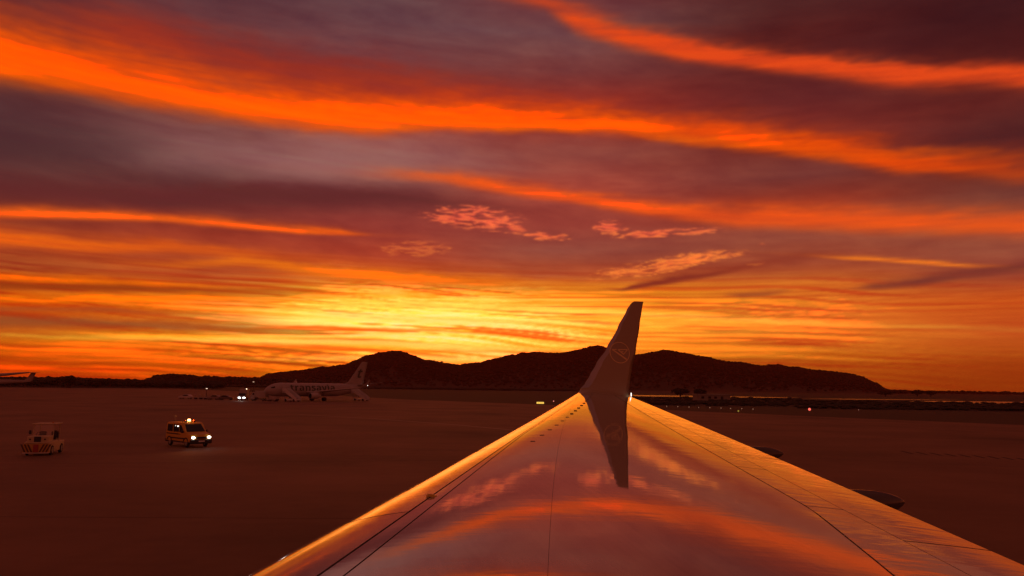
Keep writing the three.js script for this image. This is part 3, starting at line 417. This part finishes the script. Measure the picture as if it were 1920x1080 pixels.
const jet = airliner('parked_airliner', 'white airliner parked nose left below the ridge with green lettering on its side', T0, R(-126.87), { paint: paleAir, door: std([.48, .46, .45], .5), engine: std([.5, .48, .47], .3), fin: paleAir });
mesh('lettering', lettering('transavia', 1, (u, y) => jet.on(7.4 + u * 16.8, -.13 + y * .98, .06)), markGreen, jet.body);
mesh('tail_mark', lettering('t', 1, (u, y) => V(-(34.2 + u * 2.0 + y * 1.1), 7.3 + y * 3.0, -.27)), markGreen, jet.fin);
mesh('tail_lamp', new THREE.SphereGeometry(.14, 12, 8).translate(-39.5, 4.75, 0), glow([1, .9, .8], 6), jet.g);
function stairs(label, s) {
  const q = jet.g.localToWorld(V(-s, 0, -2.25)), o = thing('boarding_stairs', label, 'boarding stairs', q, R(-126.87), 'boarding stairs at the parked airliner'); // local -z leads away from the aircraft
  const top = 2.75, run = 5.2, mk = (z, y) => [0, 0];
  for (let i = 0; i < 13; i++) mesh('step', bx(1.5, .05, .42, 0, top * (1 - i / 13), -1.4 - run * i / 13 - .2, .01), M.grey, o);
  mesh('platform', bx(1.7, .1, 1.5, 0, top, -.65), M.grey, o);
  for (const x of [-.82, .82]) { mesh('side_panel', loft([[V(x, top + 1.05, .05), V(x, top - .3, .05)], [V(x, top + 1.05, -1.4), V(x, top - .3, -1.4)], [V(x, 1.15, -1.4 - run), V(x, .1, -1.4 - run)]], false), M.white, o); mesh('handrail', [bar(V(x, top + 1.15, .05), V(x, top + 1.15, -1.4), .035), bar(V(x, top + 1.15, -1.4), V(x, 1.2, -1.4 - run), .035)], M.steel, o); mesh('support', bar(V(x, .5, -1.2), V(x, top, -.6), .06), M.grey, o); }
  mesh('chassis', bx(1.7, .4, 5.2, 0, .55, -3.6), M.white, o);
  for (const z of [-1.8, -5.4]) for (const x of [-.85, .85]) mesh('wheel', xf(new THREE.CylinderGeometry(.36, .36, .24, 16), x, .36, z, 0, 0, Math.PI / 2), M.rubber, o);
}
stairs('white boarding stairs at the front door of the parked airliner', 5.3);
stairs('white boarding stairs at the rear door of the parked airliner', 31.6);

// aircraft cut off by the left edge: high wing and raked fin
{
  const D = 300, at = (px, up) => { const d = dirOf(px, 713); return V(d.x / -d.z * D, up, -D); }, k = D / FOCAL, h = (py, px) => EYE + (712.8 + px * .0122 - py) * k;
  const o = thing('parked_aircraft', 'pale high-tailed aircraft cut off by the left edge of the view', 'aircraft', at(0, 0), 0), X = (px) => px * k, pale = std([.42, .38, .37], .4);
  const rings = []; for (let i = 0; i <= 24; i++) { const t = i / 24, r = lerp(1.35, .3, t ** 1.6), x = lerp(-14, X(56), t), ring = []; for (let j = 0; j < 18; j++) { const q = j / 18 * 6.2832; ring.push(V(x, h(717, 30) + .5 * t + Math.sin(q) * r, Math.cos(q) * r)); } rings.push(ring); }
  mesh('fuselage', loft(rings), pale, o);
  mesh('fin', loft([[h(715, 50), X(42), X(60)], [h(709, 55), X(50), X(62)], [h(698.6, 62), X(57), X(66)]].map(([y, a, b], i) => foilRing(V(a, y, 0), V(b - a, 0, 0), V(0, 0, .12), 8))), pale, o);
  mesh('tailplane', loft([[V(X(54), h(699, 60), -3), 2.4], [V(X(53), h(699, 60), 0), 2.9], [V(X(54), h(699, 60), 3), 2.4]].map(([le, c]) => foilRing(le, V(c, .05, 0), V(0, .12, 0), 8))), pale, o);
  mesh('wing', loft([[V(-18, h(706.5, -80), 1), 3.2, .8], [V(X(10), h(703, 10), 1.5), 2.6, .66], [V(X(40), h(700.3, 40), 2), 1.9, .42], [V(X(56), h(699, 56), 2), 1.4, .26]].map(([le, c, t]) => foilRing(le, V(.5, 0, -c), V(0, t, 0), 8))), pale, o);
  mesh('landing_gear', [bar(V(-5, 0.1, 1.2), V(-5, 3, .8), .12), bar(V(-5, .1, -1.2), V(-5, 3, -.8), .12)], M.grey, o);
  for (const z of [1.2, -1.2]) mesh('wheel', xf(new THREE.CylinderGeometry(.5, .5, .35, 16), -5, .5, z, Math.PI / 2), M.rubber, o);
}

/* ------------------------------------------------------------------ vehicles */
function wheel(parent, x, y, z, r, w) { const t = mesh('wheel', xf(new THREE.TorusGeometry(r * .72, r * .28, 10, 24), x, y, z), M.rubber, parent); mesh('rim', [xf(new THREE.CylinderGeometry(r * .55, r * .6, w * .8, 16), x, y, z, Math.PI / 2)], M.grey, t); return t; }
function extrudeSide(pts, width, bevel) { const s = new THREE.Shape(pts.map(([x, y]) => new THREE.Vector2(x, y))), g = new THREE.ExtrudeGeometry(s, { depth: width - bevel * 2, bevelEnabled: true, bevelSize: bevel, bevelOffset: -bevel, bevelThickness: bevel, bevelSegments: 3, curveSegments: 6, steps: 1 }); g.translate(0, 0, -width / 2 + bevel); return toCreasedNormals(g, .6); }
function plate(pts, z, t = .012) { const s = new THREE.Shape(pts.map(([x, y]) => new THREE.Vector2(x, y))), g = new THREE.ExtrudeGeometry(s, { depth: t, bevelEnabled: false }); g.translate(0, 0, z - t / 2); return g; }
{ // yellow airport van; +x is its nose, +z its right side
  const p = groundAt(352, 836.5), F = V(Math.sin(R(49)), 0, Math.cos(R(49)));
  const o = thing('airport_van', 'yellow airport van with lit headlamps and glowing orange roof beacon', 'van', p, Math.atan2(-F.z, F.x)); o.scale.setScalar(1.02);
  const body = mesh('body', extrudeSide([[-2.0, .42], [-2.08, .9], [-2.04, 1.1], [-1.92, 1.76], [-1.78, 1.86], [.25, 1.88], [.5, 1.82], [1.22, 1.16], [1.9, 1.0], [2.08, .8], [2.1, .42]], 1.72, .07), M.yellow, o);
  const zz = .862;
  for (const s of [1, -1]) {
    mesh('front_window', plate([[.22, 1.14], [1.0, 1.14], [.46, 1.68], [.22, 1.70]], zz * s), M.glass, body); mesh('rear_window', plate([[-.78, 1.14], [.14, 1.14], [.14, 1.70], [-.78, 1.72]], zz * s), M.glass, body); mesh('rear_window', plate([[-1.82, 1.16], [-.90, 1.14], [-.90, 1.70], [-1.74, 1.70]], zz * s), M.glass, body);
    mesh('side_moulding', plate([[-1.15, .62], [1.1, .62], [1.1, .72], [-1.15, .72]], zz * s, .03), M.dark, body); mesh('lettering_stripe', plate([[-1.9, .94], [.1, .94], [.1, 1.03], [-1.9, 1.03]], zz * s, .014), M.dark, body); mesh('sill', plate([[-.95, .36], [.95, .36], [.95, .46], [-.95, .46]], (zz - .01) * s, .04), M.dark, body);
    mesh('mirror', bx(.14, .2, .2, .92, 1.2, (zz + .12) * s, .05), M.dark, body); mesh('door_handle', bx(.2, .04, .03, .32, .98, (zz + .01) * s, .01), M.dark, body);
    for (const x of [-1.38, 1.34]) { wheel(o, x, .33, .74 * s, .33, .22); mesh('wheel_arch', xf(new THREE.TorusGeometry(.39, .045, 8, 20, Math.PI), x, .34, zz * s), M.dark, body); }
    const lamp = mesh('headlamp', xf(new THREE.SphereGeometry(.15, 16, 12).scale(.5, .62, 1.05), 2.06, .78, .64 * s), glow([1, .93, .84], 7), o);
    const sp = new THREE.SpotLight(new THREE.Color().setRGB(1, .85, .65), 0.2, 40, R(24), .7); sp.position.set(2.2, .78, .64 * s); sp.target.position.set(9, -.1, .7 * s); sp.castShadow = true; o.add(sp, sp.target);
  }
  { const g = plate([[-.74, 0], [.74, 0], [.64, .8], [-.64, .8]], 0, .02); g.rotateY(Math.PI / 2); g.rotateZ(Math.atan2(.72, .66)); g.translate(1.2, 1.2, 0); mesh('windscreen', g, M.glass, body); }
  mesh('bumper', bx(.22, .34, 1.74, 2.06, .47, 0, .08), M.dark, o); mesh('grille', bx(.06, .16, .8, 2.1, .76, 0, .03), M.dark, o); mesh('number_plate', bx(.02, .11, .5, 2.18, .5, 0, .008), M.white, o); mesh('rear_bumper', bx(.18, .3, 1.72, -2.05, .47, 0, .07), M.dark, o);
  mesh('roof_rack', [bx(1.5, .04, .05, -.7, 1.94, .55), bx(1.5, .04, .05, -.7, 1.94, -.55), bx(.05, .04, 1.1, -.1, 1.94, 0)], M.dark, o);
  const bc = mesh('beacon', xf(new THREE.CylinderGeometry(.1, .13, .17, 18), .05, 2.03, .05), glow([1, .42, .12], 11), o);
  const bl = new THREE.PointLight(new THREE.Color().setRGB(1, .25, .04), 8, 30); bl.position.set(.05, 2.03, .05); o.add(bl);
  mesh('beacon_base', bx(.3, .06, .9, .05, 1.93, 0, .02), M.dark, o); for (const z of [-.36, .4]) mesh('beacon_lens', xf(new THREE.CylinderGeometry(.08, .1, .12, 14), .05, 2.0, z), std([.5, .06, .02], .2), o);
  mesh('roof_aerial', [bar(V(-1.5, 1.85, .3), V(-1.95, 2.28, .3), .012), bx(.34, .05, .1, -1.8, 2.3, .3, .02)], M.grey, o);
  mesh('cabin_lamp', bx(.16, .07, .02, -.02, 1.58, .88, .02), glow([1, .9, .8], 5), o); mesh('cabin_lamp', bx(.09, .05, .02, -.42, 1.6, .88, .02), glow([1, .8, .65], 2), o);
}
{ // baggage tug seen from the front
  const p = groundAt(82, 851), F = V(Math.sin(R(13)), 0, Math.cos(R(13)));
  const o = thing('baggage_tug', 'white baggage tug with yellow and black chevrons and an open cab', 'tug', p, Math.atan2(-F.z, F.x)), cream = std([.58, .5, .3], .6); o.scale.setScalar(1.02);
  const ch = mesh('chassis', extrudeSide([[-1.5, .25], [-1.5, .85], [-.3, .85], [-.25, .95], [1.25, .95], [1.42, .8], [1.5, .7], [1.52, .2], [1.3, .16]], 1.55, .05), cream, o);
  mesh('hood', bx(.9, .42, 1.3, .95, 1.08, 0, .06), cream, o); mesh('grille', bx(.04, .36, .42, 1.42, 1.08, 0, .02), M.dark, o);
  for (const z of [-.45, .45]) mesh('headlamp_housing', xf(new THREE.CylinderGeometry(.055, .055, .05, 14), 1.41, 1.08, z, 0, 0, Math.PI / 2), M.dark, o);
  mesh('bumper', bx(.1, .56, 1.58, 1.56, .5, 0, .02), M.stripe, o);
  for (const s of [-1, 1]) for (let i = 0; i < 3; i++) mesh('chevron', (() => { const g = plate([[0, -.26], [.11, -.26], [.36, .26], [.25, .26]].map(([x, y]) => [(x + .2 + i * .2 - .02) * s, y]), 0, .006); g.rotateY(Math.PI / 2); g.translate(1.618, .5, 0); return g; })(), std([.10, .06, .025], .7), o);
  mesh('tow_plate', bx(.06, .5, .3, 1.63, .5, 0, .01), std([.35, .06, .04], .6), o); mesh('front_sill', bx(.12, .06, 1.6, 1.57, .19, 0, .02), M.white, o); mesh('hood_ledge', bx(.3, .1, 1.5, 1.38, .85, 0, .03), cream, o);
  for (const z of [-.62, .62]) { mesh('post', [bar(V(.45, .95, z), V(.3, 2.02, z), .03), bar(V(-.85, .85, z), V(-.85, 2.02, z), .035)], cream, o); }
  mesh('roof', bx(1.5, .07, 1.5, -.3, 2.05, 0, .03), cream, o); mesh('roof_lamp', [xf(new THREE.CylinderGeometry(.05, .06, .1, 12), -.1, 2.13, -.4)], std([.5, .2, .03], .3), o);
  mesh('windscreen', plate([[-.6, 0], [.6, 0], [.6, 1.0], [-.6, 1.0]], 0, .012).rotateY(Math.PI / 2).rotateZ(.13).translate(.43, .98, 0), new THREE.MeshPhysicalMaterial({ color: 0xffffff, transmission: 1, roughness: .05, thickness: 0 }), o);
  for (const z of [-.38, .38]) mesh('seat', [bx(.45, .12, .45, -.45, 1.0, z, .04), bx(.12, .5, .45, -.7, 1.25, z, .05)], M.dark, o);
  mesh('steering_wheel', [xf(new THREE.TorusGeometry(.17, .018, 8, 20), .05, 1.33, .38, 0, Math.PI / 2, .5), bar(V(.05, 1.33, .38), V(.3, .95, .38), .02)], M.dark, o); mesh('dashboard', bx(.25, .22, 1.2, .36, 1.08, 0, .04), cream, o); mesh('mirror', [bx(.06, .26, .16, .5, 1.5, .78, .03), bx(.06, .26, .16, .5, 1.5, -.78, .03)], M.dark, o);
  for (const s of [-1, 1]) for (const x of [-.95, .9]) wheel(o, x, .34, .72 * s, .34, .24);
}
function car(px, py, turn, color, label, prof = [[-2, .35], [-2.05, .8], [-1.8, .95], [-1.2, 1.4], [.2, 1.42], [.9, .98], [1.9, .85], [2.05, .6], [2.05, .35]]) {
  const o = thing('parked_car', label, 'car', groundAt(px, py), turn), b = mesh('body', extrudeSide(prof, 1.7, .08), std(color, .35), o);
  for (const s of [1, -1]) { mesh('window', plate([[-1.2, .96], [.7, .96], [.15, 1.32], [-1.05, 1.32]], .852 * s), M.glass, b); for (const x of [-1.3, 1.3]) wheel(o, x, .3, .74 * s, .3, .2); }
  for (const z of [-.6, .6]) mesh('headlamp', bx(.05, .12, .28, 2.04, .7, z, .02), M.white, o); mesh('windscreen', bx(.05, .5, 1.3, 0, 0, 0, .02).rotateZ(.97).translate(.55, 1.2, 0), M.glass, b);
  return o;
}
const vanProf = [[-2.2, .4], [-2.25, 1.0], [-2.15, 1.95], [-1.9, 2.05], [.9, 2.05], [1.5, 1.25], [2.2, 1.05], [2.3, .7], [2.3, .4]];
car(348, 748, R(172), [.62, .58, .56], 'pale car parked alone on the far apron left of the carts');
car(401, 749.5, R(176), [.30, .24, .23], 'dull grey car parked among the carts on the far apron');
car(424, 750, R(5), [.16, .12, .11], 'dark car at the right end of the row of carts');
{ // baggage carts in a row
  let first; [[372, 748.5], [381, 748.6], [390, 748.9], [411, 749.6]].forEach(([px, py], i) => {
    const p = groundAt(px, py), lab = ['baggage cart at the left end of the far row of carts', 'second baggage cart from the left in the far row', 'third baggage cart from the left just before the grey car', 'baggage cart between the grey car and the dark car'][i];
    if (first) { copyOf(first, p, R(3 * i), lab); return; }
    first = thing('baggage_cart', lab, 'baggage cart', p, 0, 'baggage carts on the far apron');
    mesh('deck', bx(2.2, .12, 1.4, 0, .5, 0), M.grey, first); mesh('frame', [bar(V(-1.05, .5, .6), V(-1.05, 1.5, .6), .03), bar(V(-1.05, .5, -.6), V(-1.05, 1.5, -.6), .03), bar(V(-1.05, 1.5, .6), V(-1.05, 1.5, -.6), .03), bar(V(1.05, .5, .6), V(1.05, 1.2, .6), .03)], M.steel, first); mesh('tow_bar', bar(V(1.1, .45, 0), V(1.9, .3, 0), .04), M.grey, first);
    for (const s of [1, -1]) for (const x of [-.8, .8]) mesh('wheel', xf(new THREE.CylinderGeometry(.24, .24, .14, 14), x, .24, .6 * s, Math.PI / 2), M.rubber, first);
  });
}
{ // catering truck with lit headlamps by the airliner's nose
  const o = thing('service_truck', 'boxy service truck with two bright headlamps near the parked airliner', 'truck', groundAt(456, 751), R(-82)), pale = std([.5, .44, .4], .5);
  mesh('cab', extrudeSide([[.9, .5], [.9, 2.2], [1.9, 2.2], [2.35, 1.5], [2.5, 1.4], [2.5, .5]], 2.1, .07), std([.2, .16, .15], .5), o); mesh('box', bx(3.6, 2.0, 2.2, -1.3, 2.45, 0, .05), pale, o); mesh('chassis', bx(5, .35, 1.6, -.4, .62, 0), M.dark, o);
  mesh('windscreen', bx(.04, .6, 1.8, 0, 0, 0).rotateZ(.57).translate(2.16, 1.85, 0), M.glass, o);
  for (const s of [1, -1]) { for (const x of [-2, 1.6]) wheel(o, x, .45, .85 * s, .45, .3); mesh('headlamp', xf(new THREE.SphereGeometry(.28, 14, 10).scale(.4, .7, 1.2), 2.55, .85, .66 * s), glow([1, .97, .92], 9), o); }
  const sp = new THREE.SpotLight(new THREE.Color().setRGB(1, .9, .75), 12, 60, R(20), .6); sp.position.set(2.8, .85, 0); sp.target.position.set(14, 0, 0); o.add(sp, sp.target);
  mesh('marker_lamp', new THREE.SphereGeometry(.14, 10, 8).translate(.5, 3.4, -.9), glow([1, .75, .5], 3), o);
}
for (const [px, py, w, h, lab] of [[486, 751.5, 5.4, 3.1, 'pale box-bodied truck between the lit service truck and the airliner nose'], [511, 752.5, 3.4, 1.5, 'low pale equipment cart right under the airliner nose']]) {
  const o = thing('equipment_truck', lab, 'truck', groundAt(px, py), R(168)), pale = std([.45, .38, .34], .5);
  mesh('box', bx(w * .62, h * .62, 2.0, -w * .16, h * .64, 0, .06), pale, o); mesh('cab', extrudeSide([[w * .17, .45], [w * .17, h * .8], [w * .32, h * .8], [w * .42, h * .5], [w * .5, h * .45], [w * .5, .45]], 1.9, .06), pale, o); mesh('chassis', bx(w, .3, 1.5, 0, .52, 0), M.dark, o); mesh('window', bx(w * .09, h * .18, 1.96, w * .27, h * .64, 0, .02), M.glass, o);
  for (const s of [1, -1]) for (const x of [-w * .3, w * .32]) wheel(o, x, .4, .75 * s, .4, .26);
}

/* ------------------------------------------------------------------ airfield lights and signs */
{ const p = groundAt(1013, 759.5), o = thing('taxiway_sign', 'glowing yellow taxiway sign left of the wing leading edge', 'sign', p, R(-2)); mesh('housing', bx(2.2, .62, .22, 0, .62, 0, .03), M.dark, o); mesh('lit_lamp_panel', bx(2.05, .5, .03, 0, .62, .115, .01), glow([1, .60, .10], 1.15), o); for (const x of [-.8, .8]) mesh('leg', bar(V(x, 0, 0), V(x, .35, 0), .04), M.grey, o); for (const [x, w] of [[-.55, .3], [0, .22], [.5, .34]]) mesh('lettering', bx(w, .1, .01, x, .62, .136, .003), M.dark, o); }
function fieldLamp(px, py, size, c, e, label, group, high = .35) {
  const o = thing('airfield_lamp', label, 'airfield light', groundAt(px, py), 0, group);
  mesh('stem', new THREE.CylinderGeometry(.05, .08, high, 8).translate(0, high / 2, 0), M.grey, o); mesh('lamp', new THREE.SphereGeometry(size, 10, 8).translate(0, high + size * .6, 0), glow(c, e), o); return o;
}
['leftmost', 'second from the left', 'third from the left', 'fourth from the left', 'middle', 'fourth from the right', 'third from the right', 'second from the right', 'rightmost'].forEach((w, i) => fieldLamp(1250 + i * 20 + (i % 3), 764.6 + i * .7, .08, [1, .5, .3], .65, `${w} of nine small warm lights in a row right of the wing`, 'taxiway edge lights in a row right of the wing'));
fieldLamp(1384.5, 774.6, .17, [.5, .36, .05], .6, 'dim yellowish light below the row right of the wing');
fieldLamp(1518, 773, .3, [1, .13, .09], 1.5, 'bright red light on the open ground right of the wing', undefined, .5);
fieldLamp(1610, 771.5, .08, [1, .4, .3], .5, 'faint light to the right of the bright red light');
fieldLamp(1038, 755, .16, [1, .28, .22], 1.3, 'small red light between the yellow sign and the wing', undefined, .4);
[[83, 721.2, 'leftmost'], [137, 723, 'middle'], [195, 724.8, 'rightmost']].forEach(([x, y, w]) => fieldLamp(x, y, .32, [.75, .5, .36], 1, `${w} of three pale lights before the far left trees`));
for (const [px, py, dist, h, c, e, s, lab] of [[387, 741, 300, 3.0, [1, .72, .55], 1.5, .2, 'white lamp on a mast above the row of carts'], [325, 717.5, 900, 6, [1, .75, .5], 1.4, .75, 'lit lamp post at the foot of the wooded knoll'], [474, 741, 300, 5.6, [1, .6, .4], .7, .2, 'lamp post behind the trucks left of the airliner']]) {
  const d = dirOf(px, py), hd = Math.hypot(d.x, d.z), o = thing('lamp_post', lab, 'lamp post', [d.x / hd * dist, 0, d.z / hd * dist], 0);
  mesh('pole', new THREE.CylinderGeometry(.06, .1, h, 8).translate(0, h / 2, 0), M.dark, o); mesh('lamp', new THREE.SphereGeometry(s, 10, 8).scale(1.7, .6, 1).translate(0, h, 0), glow(c, e), o);
}

renderer.render(scene, camera);
